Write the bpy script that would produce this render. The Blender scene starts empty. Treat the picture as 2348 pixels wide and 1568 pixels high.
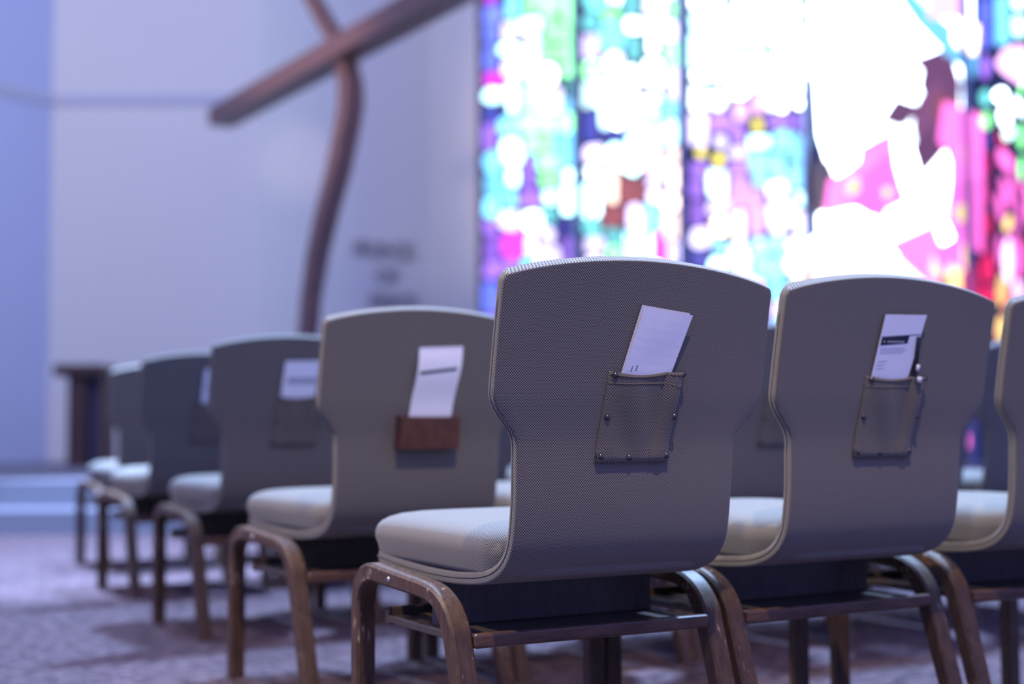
import bpy, bmesh, math, random
from mathutils import Vector, Matrix

random.seed(7)
SC = bpy.context.scene
COL = SC.collection
PI = math.pi

# ------------------------------------------------------------------ camera
CAM_H, PITCH, ROLL, FPX = 0.6101, 0.0572, -0.0037, 3261.0
cam_d = bpy.data.cameras.new('camera')
cam_d.lens = 50.0
cam_d.sensor_width = 36.0
cam_d.clip_end = 100
cam_d.dof.use_dof = True
cam_d.dof.focus_distance = 2.17
cam_d.dof.aperture_fstop = 1.7
cam = bpy.data.objects.new('camera', cam_d)
cam.matrix_world = (Matrix.Translation((0, 0, CAM_H)) @ Matrix.Rotation(PI / 2 + PITCH, 4, 'X')
                    @ Matrix.Rotation(ROLL, 4, 'Z'))
COL.objects.link(cam)
SC.camera = cam

# ------------------------------------------------------------------ view and world
SC.view_settings.view_transform = 'Standard'
SC.view_settings.look = 'None'
SC.view_settings.exposure = 0.0
SC.view_settings.gamma = 1.0
SC.view_settings.use_curve_mapping = False
W = bpy.data.worlds.new('world')
SC.world = W
W.use_nodes = True
W.node_tree.nodes['Background'].inputs[0].default_value = (0.275, 0.345, 1.05, 1)
W.node_tree.nodes['Background'].inputs[1].default_value = 1.08


# ------------------------------------------------------------------ lights of the room and added fills
def spot(name, loc, aim, watt, col, size_deg, blend, radius):
    l = bpy.data.lights.new(name, 'SPOT')
    l.energy = watt
    l.color = col
    l.spot_size = math.radians(size_deg)
    l.spot_blend = blend
    l.shadow_soft_size = radius
    o = bpy.data.objects.new(name, l)
    o.location = loc
    o.rotation_euler = (Vector(aim) - Vector(loc)).to_track_quat('-Z', 'Y').to_euler()
    COL.objects.link(o)
    return o


spot('house_light', (0.62, 0.20, 4.95), (0.0, 2.35, 0.6), 640, (1.0, 0.80, 0.54), 42, 1.0, 0.05)   # downlight of the hall
spot('seat_side_fill', (-2.8, 2.1, 3.9), (0.0, 2.5, 0.4), 780, (1.0, 0.86, 0.64), 46, 1.0, 0.10)  # added from the left to brighten seat sides and outer legs
spot('seat_side_fill', (-4.0, 4.5, 4.2), (-1.0, 4.9, 0.4), 430, (1.0, 0.86, 0.66), 46, 1.0, 0.10)  # added likewise for the rows farther forward
spot('stage_wash_light', (-4.8, 5.6, 6.2), (-2.0, 12.3, 1.8), 850, (0.95, 0.90, 0.95), 95, 0.9, 0.9)
spot('stage_front_light', (-2.2, 7.6, 9.0), (-0.3, 3.4, 0.3), 3600, (0.36, 0.58, 1.0), 60, 0.8, 0.5)
spot('stage_front_light', (2.6, 8.0, 9.0), (0.3, 3.4, 0.3), 16500, (0.36, 0.58, 1.0), 60, 0.8, 0.5)
spot('stage_pool_light', (-1.9, 6.6, 6.5), (-1.75, 6.95, 0.0), 10500, (0.42, 0.60, 1.0), 36, 0.25, 0.15)
spot('coloured_sun_patch', (1.0, 10.6, 3.6), (-1.75, 12.55, 3.0), 75, (1.0, 0.72, 0.80), 15, 1.0, 0.05)
spot('cross_fill', (-4.6, 5.8, 3.2), (-1.3, 9.3, 3.1), 800, (1.0, 0.70, 0.62), 30, 0.7, 0.3)  # added pinkish spot to brighten the arm of the cross


# ------------------------------------------------------------------ pixel -> place
def ray(u, v):
    px, py = u - 1174, v - 784
    c, s = math.cos(ROLL), math.sin(ROLL)
    x, y = c * px + s * py, -s * px + c * py
    dx, df, du = x / FPX, 1.0, -y / FPX
    c, s = math.cos(PITCH), math.sin(PITCH)
    return Vector((dx, df * c - du * s, df * s + du * c))


def at_depth(u, v, Y):
    r = ray(u, v)
    return Vector((0, 0, CAM_H)) + r * (Y / r.y)


# ------------------------------------------------------------------ mesh helpers
class MB:
    """collects shapes; build() links them as one mesh object"""

    def __init__(self):
        self.v, self.f, self.uv, self.sm = [], [], {}, []

    def add(self, verts, faces, uvs=None, smooth=True):
        b = len(self.v)
        self.v += [tuple(p) for p in verts]
        for i, f in enumerate(faces):
            if uvs is not None:
                self.uv[len(self.f)] = uvs[i]
            self.f.append(tuple(b + k for k in f))
            self.sm.append(smooth)
        return self

    def box(self, x0, x1, y0, y1, z0, z1, ch=0.0):
        if ch <= 0:
            vs = [(x, y, z) for z in (z0, z1) for y in (y0, y1) for x in (x0, x1)]
            fs = [(0, 2, 3, 1), (4, 5, 7, 6), (0, 1, 5, 4), (2, 6, 7, 3), (0, 4, 6, 2), (1, 3, 7, 5)]
            return self.add(vs, fs, smooth=False)
        bm = bmesh.new()
        bmesh.ops.create_cube(bm, size=1.0)
        for v in bm.verts:
            v.co = Vector(((x0 + x1) / 2 + v.co.x * (x1 - x0), (y0 + y1) / 2 + v.co.y * (y1 - y0),
                           (z0 + z1) / 2 + v.co.z * (z1 - z0)))
        bmesh.ops.bevel(bm, geom=list(bm.edges), offset=ch, segments=2, profile=0.5, affect='EDGES')
        bm.verts.index_update()
        self.add([v.co for v in bm.verts], [[v.index for v in f.verts] for f in bm.faces], smooth=False)
        bm.free()
        return self

    def loft(self, rings, closed=True, caps=True, smooth=True):
        n = len(rings[0])
        vs = [p for r in rings for p in r]
        fs = []
        for i in range(len(rings) - 1):
            for j in range(n if closed else n - 1):
                k = (j + 1) % n
                fs.append((i * n + j, i * n + k, (i + 1) * n + k, (i + 1) * n + j))
        if caps:
            fs.append(tuple(range(n - 1, -1, -1)))
            m = (len(rings) - 1) * n
            fs.append(tuple(range(m, m + n)))
        return self.add(vs, fs, smooth=smooth)

    def tube(self, pts, r, seg=8, caps=True):
        pts = [Vector(p) for p in pts]
        rings, up = [], None
        for i, p in enumerate(pts):
            t = (pts[min(i + 1, len(pts) - 1)] - pts[max(i - 1, 0)]).normalized()
            if up is None:
                up = Vector((0, 0, 1)) if abs(t.z) < 0.9 else Vector((1, 0, 0))
            a = t.cross(up).normalized()
            up = a.cross(t).normalized()
            rr = r[i] if isinstance(r, (list, tuple)) else r
            rings.append([p + a * (rr * math.cos(k * 2 * PI / seg)) + up * (rr * math.sin(k * 2 * PI / seg))
                          for k in range(seg)])
        return self.loft(rings, caps=caps)

    def build(self, name, mat, parent=None, recalc=True):
        me = bpy.data.meshes.new(name)
        me.from_pydata(self.v, [], self.f)
        if self.uv:
            lay = me.uv_layers.new(name='UVMap')
            for p in me.polygons:
                q = self.uv.get(p.index)
                if q:
                    for k, li in enumerate(p.loop_indices):
                        lay.data[li].uv = q[k]
        for p, s in zip(me.polygons, self.sm):
            p.use_smooth = s
        if recalc:
            bm = bmesh.new()
            bm.from_mesh(me)
            bmesh.ops.recalc_face_normals(bm, faces=bm.faces)
            bm.to_mesh(me)
            bm.free()
        me.materials.append(mat)
        o = bpy.data.objects.new(name, me)
        COL.objects.link(o)
        if parent:
            o.parent = parent
        return o


def tag(o, label, cat, group=None):
    o['label'] = label
    o['category'] = cat
    if group:
        o['group'] = group
    return o


def struct(o):
    o['kind'] = 'structure'
    return o


def empty(name, loc=(0, 0, 0), rz=0.0):
    o = bpy.data.objects.new(name, None)
    o.empty_display_size = 0.1
    o.location = loc
    o.rotation_euler = (0, 0, rz)
    COL.objects.link(o)
    return o


def copy_tree(o, parent=None):
    c = o.copy()
    COL.objects.link(c)
    c.parent = parent
    for ch in list(o.children):
        copy_tree(ch, c)
    return c


# ------------------------------------------------------------------ materials
def newmat(name):
    m = bpy.data.materials.new(name)
    m.use_nodes = True
    nt = m.node_tree
    b = nt.nodes['Principled BSDF']
    return m, nt, b


def math_n(nt, op, a, b=None, clamp=False):
    n = nt.nodes.new('ShaderNodeMath')
    n.operation = op
    n.use_clamp = clamp
    for i, x in enumerate((a, b)):
        if x is None:
            continue
        if isinstance(x, (int, float)):
            n.inputs[i].default_value = x
        else:
            nt.links.new(x, n.inputs[i])
    return n.outputs[0]


def mix_n(nt, fac, a, b):
    n = nt.nodes.new('ShaderNodeMix')
    n.data_type = 'RGBA'
    for i, x in ((0, fac), (6, a), (7, b)):
        if isinstance(x, (int, float)):
            n.inputs[i].default_value = x
        elif isinstance(x, tuple):
            n.inputs[i].default_value = (*x, 1)
        else:
            nt.links.new(x, n.inputs[i])
    return n.outputs[2]


def noise_n(nt, vec, scale, detail=2.0, rough=0.5, dist=0.0):
    n = nt.nodes.new('ShaderNodeTexNoise')
    n.inputs['Scale'].default_value = scale
    n.inputs['Detail'].default_value = detail
    n.inputs['Roughness'].default_value = rough
    n.inputs['Distortion'].default_value = dist
    if vec is not None:
        nt.links.new(vec, n.inputs['Vector'])
    return n.outputs['Fac']


def coord(nt, kind='Object', scale=(1, 1, 1), rot=(0, 0, 0)):
    t = nt.nodes.new('ShaderNodeTexCoord')
    m = nt.nodes.new('ShaderNodeMapping')
    m.inputs['Scale'].default_value = scale
    m.inputs['Rotation'].default_value = rot
    nt.links.new(t.outputs[kind], m.inputs[0])
    return m.outputs[0]


def ramp_n(nt, fac, stops):
    n = nt.nodes.new('ShaderNodeValToRGB')
    e = n.color_ramp.elements
    while len(e) < len(stops):
        e.new(0.5)
    for k, (p, c) in enumerate(stops):
        e[k].position = p
        e[k].color = (*c, 1)
    nt.links.new(fac, n.inputs[0])
    return n.outputs[0]


def bump_n(nt, b, h, strength, dist):
    n = nt.nodes.new('ShaderNodeBump')
    n.inputs['Strength'].default_value = strength
    n.inputs['Distance'].default_value = dist
    nt.links.new(h, n.inputs['Height'])
    nt.links.new(n.outputs[0], b.inputs['Normal'])


def plain(name, col, rough=0.6, metal=0.0, noise=0.0, nscale=20.0, coat=0.0):
    m, nt, b = newmat(name)
    b.inputs['Roughness'].default_value = rough
    b.inputs['Metallic'].default_value = metal
    if coat:
        b.inputs['Coat Weight'].default_value = coat
    if noise > 0:
        f = noise_n(nt, coord(nt), nscale, 4.0)
        lo = tuple(c * (1 - noise) for c in col)
        hi = tuple(min(1, c * (1 + noise)) for c in col)
        nt.links.new(mix_n(nt, f, lo, hi), b.inputs['Base Color'])
    else:
        b.inputs['Base Color'].default_value = (*col, 1)
    return m


def fabric(name, thread, thread2, pit):
    """basket weave: grey threads with small dark staggered pits; UVs are in metres"""
    m, nt, b = newmat(name)
    tc = nt.nodes.new('ShaderNodeTexCoord')
    sp = nt.nodes.new('ShaderNodeSeparateXYZ')
    nt.links.new(tc.outputs['UV'], sp.inputs[0])
    u = math_n(nt, 'DIVIDE', sp.outputs[0], 0.00445)
    v = math_n(nt, 'DIVIDE', sp.outputs[1], 0.00215)
    row = math_n(nt, 'FLOOR', v)
    odd = math_n(nt, 'MULTIPLY', math_n(nt, 'FLOORED_MODULO', row, 2.0), 0.5)
    fu = math_n(nt, 'SUBTRACT', math_n(nt, 'FRACT', math_n(nt, 'ADD', u, odd)), 0.5)
    fv = math_n(nt, 'SUBTRACT', math_n(nt, 'FRACT', v), 0.5)
    a = math_n(nt, 'POWER', math_n(nt, 'DIVIDE', fu, 0.28), 2.0)
    c = math_n(nt, 'POWER', math_n(nt, 'DIVIDE', fv, 0.46), 2.0)
    d = math_n(nt, 'ADD', a, c)
    mask = math_n(nt, 'SUBTRACT', 1.15, d, clamp=True)
    mask = math_n(nt, 'MULTIPLY', mask, 1.4, clamp=True)
    au = math_n(nt, 'SUBTRACT', math_n(nt, 'ABSOLUTE', fu), 0.5)
    nub = math_n(nt, 'SUBTRACT', 1.0, math_n(nt, 'ADD', math_n(nt, 'POWER', math_n(nt, 'DIVIDE', au, 0.24), 2.0),
                                             math_n(nt, 'POWER', math_n(nt, 'DIVIDE', fv, 0.5), 2.0)), clamp=True)
    n1 = noise_n(nt, coord(nt, 'UV'), 260.0, 2.0)
    n2 = noise_n(nt, coord(nt, 'UV'), 9.0, 3.0)
    base = mix_n(nt, n1, thread, thread2)
    base = mix_n(nt, math_n(nt, 'MULTIPLY', n2, 0.35), base, tuple(x * 0.72 for x in thread))
    base = mix_n(nt, math_n(nt, 'MULTIPLY', nub, 0.65), base, tuple(min(1, x * 1.55) for x in thread))
    nt.links.new(mix_n(nt, mask, base, pit), b.inputs['Base Color'])
    b.inputs['Roughness'].default_value = 0.92
    b.inputs['Specular IOR Level'].default_value = 0.2
    b.inputs['Sheen Weight'].default_value = 0.15
    b.inputs['Sheen Roughness'].default_value = 0.6
    bump_n(nt, b, math_n(nt, 'SUBTRACT', math_n(nt, 'ADD', nub, 1.0), mask), 0.35, 0.0006)
    return m


def wood(name, dark, light, rough=0.32, worn=True, axis='Object', scale=(14, 14, 3)):
    m, nt, b = newmat(name)
    vec = coord(nt, axis, scale)
    g = noise_n(nt, vec, 6.0, 5.0, 0.6, 0.6)
    col = ramp_n(nt, g, [(0.3, dark), (0.7, light)])
    if worn:
        s1 = noise_n(nt, coord(nt, axis, (90, 30, 14)), 1.6, 4.0, 0.7)
        s2 = noise_n(nt, coord(nt, axis), 9.0, 2.0)
        s = math_n(nt, 'MULTIPLY', math_n(nt, 'SUBTRACT', s1, 0.60), 14.0, clamp=True)
        s = math_n(nt, 'MULTIPLY', s, math_n(nt, 'MULTIPLY', math_n(nt, 'SUBTRACT', s2, 0.47), 6.0, clamp=True))
        col = mix_n(nt, s, col, (0.55, 0.42, 0.30))
    nt.links.new(col, b.inputs['Base Color'])
    b.inputs['Roughness'].default_value = rough
    b.inputs['Specular IOR Level'].default_value = 0.3
    bump_n(nt, b, g, 0.08, 0.001)
    return m


def glow(name, col, strength):
    """coloured slab glass with daylight behind it"""
    m, nt, b = newmat(name)
    b.inputs['Base Color'].default_value = (*[0.3 * c for c in col], 1)
    b.inputs['Roughness'].default_value = 0.25
    b.inputs['Emission Color'].default_value = (*col, 1)
    oi = nt.nodes.new('ShaderNodeObjectInfo')
    k = math_n(nt, 'ADD', math_n(nt, 'MULTIPLY', oi.outputs['Random'], 0.9), 0.55)
    nt.links.new(math_n(nt, 'MULTIPLY', k, strength), b.inputs['Emission Strength'])
    return m


M = {}
M['fabric'] = fabric('grey_woven_fabric', (0.235, 0.205, 0.168), (0.165, 0.146, 0.123), (0.012, 0.009, 0.016))
M['pocket'] = fabric('grey_pocket_fabric', (0.225, 0.19, 0.145), (0.155, 0.135, 0.108), (0.011, 0.009, 0.014))
M['piping'] = plain('dark_seam', (0.13, 0.11, 0.09), 0.9)
M['wood'] = wood('walnut_stained_wood', (0.050, 0.026, 0.016), (0.115, 0.062, 0.033), 0.5)
M['rack'] = wood('dark_rack_wood', (0.05, 0.04, 0.035), (0.09, 0.065, 0.055), 0.30, False)
M['rail'] = wood('walnut_rail_wood', (0.07, 0.036, 0.026), (0.14, 0.075, 0.05), 0.28, False, scale=(3, 14, 14))
M['holder'] = wood('red_brown_holder_wood', (0.085, 0.035, 0.026), (0.15, 0.06, 0.04), 0.4, False)
M['cross'] = wood('cross_wood', (0.10, 0.055, 0.05), (0.20, 0.115, 0.10), 0.38, False)
M['table'] = wood('table_wood', (0.045, 0.025, 0.024), (0.085, 0.048, 0.042), 0.5, False)
M['steel'] = plain('dark_nickel', (0.12, 0.115, 0.11), 0.22, 0.9)
M['bolt'] = plain('zinc_bolt', (0.70, 0.68, 0.62), 0.3, 1.0)
M['paper'] = plain('white_paper', (0.88, 0.87, 0.89), 0.6, noise=0.03, nscale=30)
M['cream'] = plain('cream_paper', (0.82, 0.77, 0.74), 0.65)
M['ink'] = plain('black_ink', (0.015, 0.015, 0.03), 0.6)
M['greyink'] = plain('grey_ink', (0.42, 0.42, 0.46), 0.7)
M['mark'] = plain('dark_blue_ink', (0.07, 0.07, 0.12), 0.7)
M['pen'] = plain('black_pen_plastic', (0.015, 0.015, 0.02), 0.3)
M['white'] = plain('white_plastic', (0.82, 0.80, 0.78), 0.4)
M['wall'] = plain('painted_wall', (0.68, 0.67, 0.62), 0.75, noise=0.04, nscale=0.7)
M['wall_blue'] = plain('lavender_wall', (0.47, 0.50, 0.66), 0.75, noise=0.04, nscale=0.7)  # bluer and darker tone than the other walls
M['trim'] = plain('wall_trim', (0.47, 0.48, 0.55), 0.6)
M['lead'] = plain('concrete_tracery', (0.055, 0.06, 0.11), 0.7)
M['mullion'] = plain('blue_grey_mullion', (0.20, 0.24, 0.42), 0.6)
M['letter'] = plain('weathered_bronze', (0.36, 0.33, 0.30), 0.5, 0.2)
M['navy'] = plain('navy_panel', (0.06, 0.08, 0.17), 0.7)


def carpet():
    m, nt, b = newmat('patterned_carpet')
    v1 = coord(nt, 'Object', (14.0, 60.0, 1), (0, 0, math.radians(52)))
    s = noise_n(nt, v1, 1.6, 3.0, 0.6, 0.3)
    big = noise_n(nt, coord(nt, 'Object'), 2.2, 2.0)
    fine = noise_n(nt, coord(nt, 'Object'), 160.0, 2.0)
    c = ramp_n(nt, s, [(0.40, (0.026, 0.018, 0.024)), (0.50, (0.088, 0.059, 0.070)), (0.59, (0.20, 0.128, 0.142))])
    c = mix_n(nt, math_n(nt, 'MULTIPLY', math_n(nt, 'SUBTRACT', big, 0.50), 1.6, clamp=True), c, (0.085, 0.061, 0.066))
    c = mix_n(nt, math_n(nt, 'MULTIPLY', fine, 0.35), c, (0.06, 0.046, 0.05))
    nt.links.new(c, b.inputs['Base Color'])
    b.inputs['Roughness'].default_value = 0.95
    b.inputs['Specular IOR Level'].default_value = 0.1
    bump_n(nt, b, fine, 0.5, 0.004)
    return m


M['carpet'] = carpet()
M['step_carpet'] = plain('grey_step_carpet', (0.15, 0.15, 0.19), 0.95, noise=0.15, nscale=60)

# ------------------------------------------------------------------ the setting: floor, steps, walls
fl = MB().box(-9, 9, -4, 7.95, -0.1, 0.0)
struct(fl.build('floor', M['carpet']))
st = struct(MB().box(-9, 9, 7.95, 8.3, -0.1, 0.14, 0.01).build('trim_1', M['step_carpet']))
st['label'] = 'carpeted lower step up to the platform'
pf = struct(MB().box(-9, 9, 8.25, 15, -0.1, 0.29, 0.01).build('floor_platform', M['step_carpet']))
pf['label'] = 'carpeted platform in front of the wall'

P1, P2, P3, P4 = (at_depth(110, 900, 12.5), at_depth(595, 900, 12.5), at_depth(985, 900, 13.3), at_depth(1100, 900, 12.42))
P0 = P1 + (Vector((-0.27, -0.41, 0)) * 9)
WALL_H = 7.0


def wall_seg(name, a, b, z0=0.29, z1=WALL_H, th=0.15, mat='wall'):
    a, b = Vector((a.x, a.y, 0)), Vector((b.x, b.y, 0))
    d = (b - a).normalized()
    n = Vector((-d.y, d.x, 0))
    mb = MB()
    vs = []
    for z in (z0, z1):
        vs += [a + Vector((0, 0, z)), b + Vector((0, 0, z)), b + n * th + Vector((0, 0, z)), a + n * th + Vector((0, 0, z))]
    mb.add(vs, [(0, 1, 5, 4), (1, 2, 6, 5), (2, 3, 7, 6), (3, 0, 4, 7), (4, 5, 6, 7), (3, 2, 1, 0)], smooth=False)
    return struct(mb.build(name, M[mat]))


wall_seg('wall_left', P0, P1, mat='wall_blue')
wall_seg('wall_back', P1, P2)
wall_seg('wall_right', P2, P3)
wall_seg('wall_pier', P3, P4)
RAIL_Z = at_depth(300, 229, 12.5).z


def rail(name, a, b):
    a, b = Vector((a.x, a.y, 0)), Vector((b.x, b.y, 0))
    d = (b - a).normalized()
    n = Vector((d.y, -d.x, 0)) * 0.02
    vs = []
    for z in (RAIL_Z - 0.042, RAIL_Z + 0.042):
        vs += [a + n + Vector((0, 0, z)), b + n + Vector((0, 0, z)), b + Vector((0, 0, z)), a + Vector((0, 0, z))]
    mb = MB().add(vs, [(0, 1, 5, 4), (1, 2, 6, 5), (2, 3, 7, 6), (3, 0, 4, 7), (4, 5, 6, 7), (3, 2, 1, 0)], smooth=False)
    o = struct(mb.build(name, M['trim']))
    o['label'] = 'thin grey rail running along the wall'


rail('trim_2', P0, P1)
rail('trim_3', P1, P2)

# ------------------------------------------------------------------ stained glass windows
W0 = at_depth(1105, 900, 12.30)
W0 = Vector((W0.x, W0.y, 0))
WD = Vector((0.8245, -0.502, 0))          # one panel along the glass wall
WDn = WD.normalized()
WN = Vector((-WDn.y, WDn.x, 0))
if WN.y < 0:
    WN = -WN                              # points out of the room


def on_glass(u, v):
    """point of the glass wall seen at a pixel of the photograph"""
    r = ray(u, v)
    o = Vector((0, 0, CAM_H))
    t = (W0 - o).dot(WN) / r.dot(WN)
    return o + r * t


CODES = {  # colour, strength of the daylight through it
    'W': ((0.72, 0.88, 1.0), 10.0), 'w': ((0.80, 0.96, 1.0), 6.5), 'C': ((0.50, 0.95, 1.0), 5.0), 'c': ((0.18, 0.62, 1.0), 2.2),
    'B': ((0.16, 0.22, 1.0), 1.3), 'b': ((0.07, 0.08, 0.45), 0.8), 'G': ((0.28, 1.0, 0.34), 3.0),
    'g': ((0.06, 0.38, 0.32), 0.9), 'T': ((0.16, 0.66, 0.66), 1.6), 'M': ((0.85, 0.06, 0.95), 1.3),
    'P': ((0.38, 0.18, 0.90), 1.3), 'p': ((0.70, 0.62, 1.0), 3.0), 'Y': ((1.0, 0.85, 0.12), 3.0),
    'O': ((1.0, 0.72, 0.56), 4.0), 'R': ((0.50, 0.13, 0.14), 0.8), 'm': ((0.98, 0.55, 0.95), 2.4),
    'H': ((0.30, 0.10, 0.22), 0.7), 'K': ((1.0, 0.16, 0.62), 1.9), 'D': ((0.95, 0.02, 0.14), 0.9),
    'F': ((1.0, 0.66, 0.22), 1.9), 'A': ((0.60, 0.95, 0.92), 3.0), 'V': ((0.05, 0.05, 0.12), 0.6),
    'U': ((0.10, 0.10, 0.16), 0.5), 'k': ((0.55, 0.02, 0.18), 0.45), 'Q': ((0.92, 0.82, 0.62), 3.0),
}
for k, (c, s) in CODES.items():
    M['glass_' + k] = glow('glass_' + {'W': 'white', 'w': 'clear', 'C': 'pale_cyan', 'c': 'cyan', 'B': 'blue', 'b': 'deep_blue', 'G': 'green',
                                       'g': 'deep_green', 'T': 'teal', 'M': 'magenta', 'P': 'violet', 'p': 'lilac', 'Y': 'yellow',
                                       'O': 'peach', 'R': 'brown', 'm': 'pink', 'H': 'maroon', 'K': 'rose', 'D': 'red', 'F': 'amber',
                                       'A': 'aqua', 'V': 'black_blue', 'U': 'slate', 'k': 'dark_red', 'Q': 'straw'}[k], c, s)


def pane(parent, pts, code, depth=0.03, lift=0.0):
    """pts: photograph pixels of the outline, set on the glass wall as a slab of glass"""
    q = [on_glass(*p) for p in pts]
    a = sum((q[i].dot(WDn) * q[(i + 1) % len(q)].z - q[(i + 1) % len(q)].dot(WDn) * q[i].z) for i in range(len(q)))
    if a < 0:
        q = q[::-1]
    n = len(q)
    base = parent.location
    f = [p - WN * (0.01 + lift) - base for p in q]
    b = [p + WN * depth - base for p in q]
    mb = MB()
    mb.add(f + b, [tuple(range(n))] + [tuple(range(2 * n - 1, n - 1, -1))] +
           [(i, n + i, n + (i + 1) % n, (i + 1) % n) for i in range(n)], smooth=False)
    return mb.build('glass_pane', M['glass_' + code], parent, recalc=True)


def blob(cx, cy, rx, ry, rot=0.0, n=9, jit=0.12):
    out = []
    for k in range(n):
        a = 2 * PI * k / n
        r = 1 + random.uniform(-jit, jit)
        x, y = rx * r * math.cos(a), ry * r * math.sin(a)
        out.append((cx + x * math.cos(rot) - y * math.sin(rot), cy + x * math.sin(rot) + y * math.cos(rot)))
    return out


def cell(x0, y0, x1, y1, gap):
    jx, jy = (x1 - x0) * 0.13, (y1 - y0) * 0.13
    r = lambda s: random.uniform(-s, s)
    x0, x1, y0, y1 = x0 + gap, x1 - gap, y0 + gap, y1 - gap
    c = min(x1 - x0, y1 - y0) * 0.25
    pts = [(x0 + c, y0), (x1 - c, y0), (x1, y0 + c), (x1, y1 - c), (x1 - c, y1), (x0 + c, y1), (x0, y1 - c), (x0, y0 + c)]
    return [(px + r(jx) * 0.6, py + r(jy) * 0.6) for px, py in pts]


# outlines of the five lights of the glass wall, in photograph columns
LIGHTS = [(1108, 1326), (1336, 1569), (1581, 1856), (1867, 2232), (2238, 2520)]
Y_TOP, Y_BOT = -420, 1040
windows = []
for i, (xa, xb) in enumerate(LIGHTS):
    g = on_glass((xa + xb) / 2, 900)
    w = empty('window_%d' % (i + 1), (g.x, g.y, 0.0))
    struct(w)
    windows.append(w)
    # tracery slab that holds the glass
    a, b = on_glass(xa - 12, 900), on_glass(xb + 12, 900)
    zt, zb = 6.2, 0.32
    vs = []
    for off in (0.0, 0.05):
        for p, z in ((a, zb), (b, zb), (b, zt), (a, zt)):
            vs.append(Vector((p.x, p.y, z)) + WN * off - w.location)
    MB().add(vs, [(0, 1, 2, 3), (7, 6, 5, 4), (0, 4, 5, 1), (1, 5, 6, 2), (2, 6, 7, 3), (3, 7, 4, 0)],
             smooth=False).build('tracery', M['lead'], w)
    # mullion on its right-hand side, proud of the glass
    mb = MB()
    xm = {0: 1331, 1: 1575, 2: 1861, 3: 2236, 4: 2540}[i]
    hw = {0: 2, 1: 4, 2: 3, 3: 8, 4: 10}[i]
    a, b = on_glass(xm - hw, 900), on_glass(xm + hw, 900)
    vs = []
    for off in (-0.10, 0.08):
        for p, z in ((a, 0.3), (b, 0.3), (b, zt), (a, zt)):
            vs.append(Vector((p.x, p.y, z)) + WN * off - w.location)
    mb.add(vs, [(0, 1, 2, 3), (7, 6, 5, 4), (0, 4, 5, 1), (1, 5, 6, 2), (2, 6, 7, 3), (3, 7, 4, 0)], smooth=False)
    mb.build('mullion', M['mullion'], w)

# sill wall below the glass, and a return wall to its right
a, b = on_glass(1095, 900), on_glass(2560, 900)
wall_seg('wall_window_sill', a + WN * 0.0, b, 0.0, 0.32, 0.3)
wall_seg('wall_window_head', a, b, 6.2, 7.0, 0.3)
wall_seg('wall_window_end', b, b + WD * 1.5, 0.0, WALL_H, 0.3)

# glass map of the three small-pane lights: one letter for each pane, 46 px a cell, from x=1103, y=0
GRID = [
    'BcGWGWWWWGCWpWWW',
    'BWCGGTcWWWCWWCWW',
    'BCpGGpWTCGCWCCWW',
    'MpCWGGpWWCCWpWCW',
    'CCGbgWWWCpWWWmWW',
    'bcGpcWWpCcWWCmCB',
    'PcGGGbbpCWpWPYWP',
    'BCGGcWCCmOMYpCPc',
    'cCPGCWWCmOPOPccc',
    'ccPCCWORppPWOPpC',
    'cWCTOWRpcOPpOPPp',
    'PMCpbTTpMpbpOWCp',
    'PMppPpGCWpbcCYcp',
    'PPcpPpTCWpbCpQcQ',
    'BPpcPpTcPPbcTmcQ',
]


def light_of(x):
    for i, (xa, xb) in enumerate(LIGHTS):
        if xa - 8 <= x <= xb + 8:
            return i
    return None


CW = 45.7
for i in range(3):
    xa, xb = LIGHTS[i]
    ncol = max(1, round((xb - xa) / CW))
    for c in range(ncol):
        y = -8 * 46.0 + random.uniform(-20, 0)
        while y < Y_BOT:
            h = random.choice((34, 42, 46, 52, 64, 80)) if -40 < y < 720 else random.choice((70, 90))
            r = int((y + h / 2) // 46)
            rr = r if 0 <= r < len(GRID) else (random.randrange(0, 4) if r < 0 else random.randrange(8, len(GRID)))
            jx = 9 * math.sin(y * 0.031 + c * 2.1 + i)
            x0 = xa + (xb - xa) * c / ncol + (jx if c else 0)
            x1 = xa + (xb - xa) * (c + 1) / ncol + (9 * math.sin(y * 0.031 + (c + 1) * 2.1 + i) if c < ncol - 1 else 0)
            xc = (x0 + x1) / 2
            k = int(min(15, max(0, (xc - 1103) / CW)))
            code = GRID[rr][k]
            if i == 2 and xc > 1700 + (y + h / 2) * 0.52 and r < 6:
                code = 'W'                # the white ray that falls across the upper right of this light
            elif code == 'W':
                code = random.choice('wwwwwwCpAG' if i < 2 else 'wwwwwwwCpA')
            gap = {'W': random.uniform(4, 8), 'w': random.uniform(5, 10), 'C': 4.5, 'p': 4.0, 'O': 4.5, 'm': 4.0, 'Y': 12.0}.get(code, 2.0)
            if code == 'Y':
                pane(windows[i], blob(xc, y + h / 2, 11, 11), code)
            elif h > 60 and random.random() < 0.3 and code not in 'WY':
                pane(windows[i], cell(x0, y, xc, y + h, gap * 0.6), code)
                pane(windows[i], cell(xc, y, x1, y + h, gap * 0.6), random.choice([code, code, GRID[max(0, rr - 1)][k]]))
            else:
                pane(windows[i], cell(x0, y, x1, y + h, gap), code)
            y += h

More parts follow.
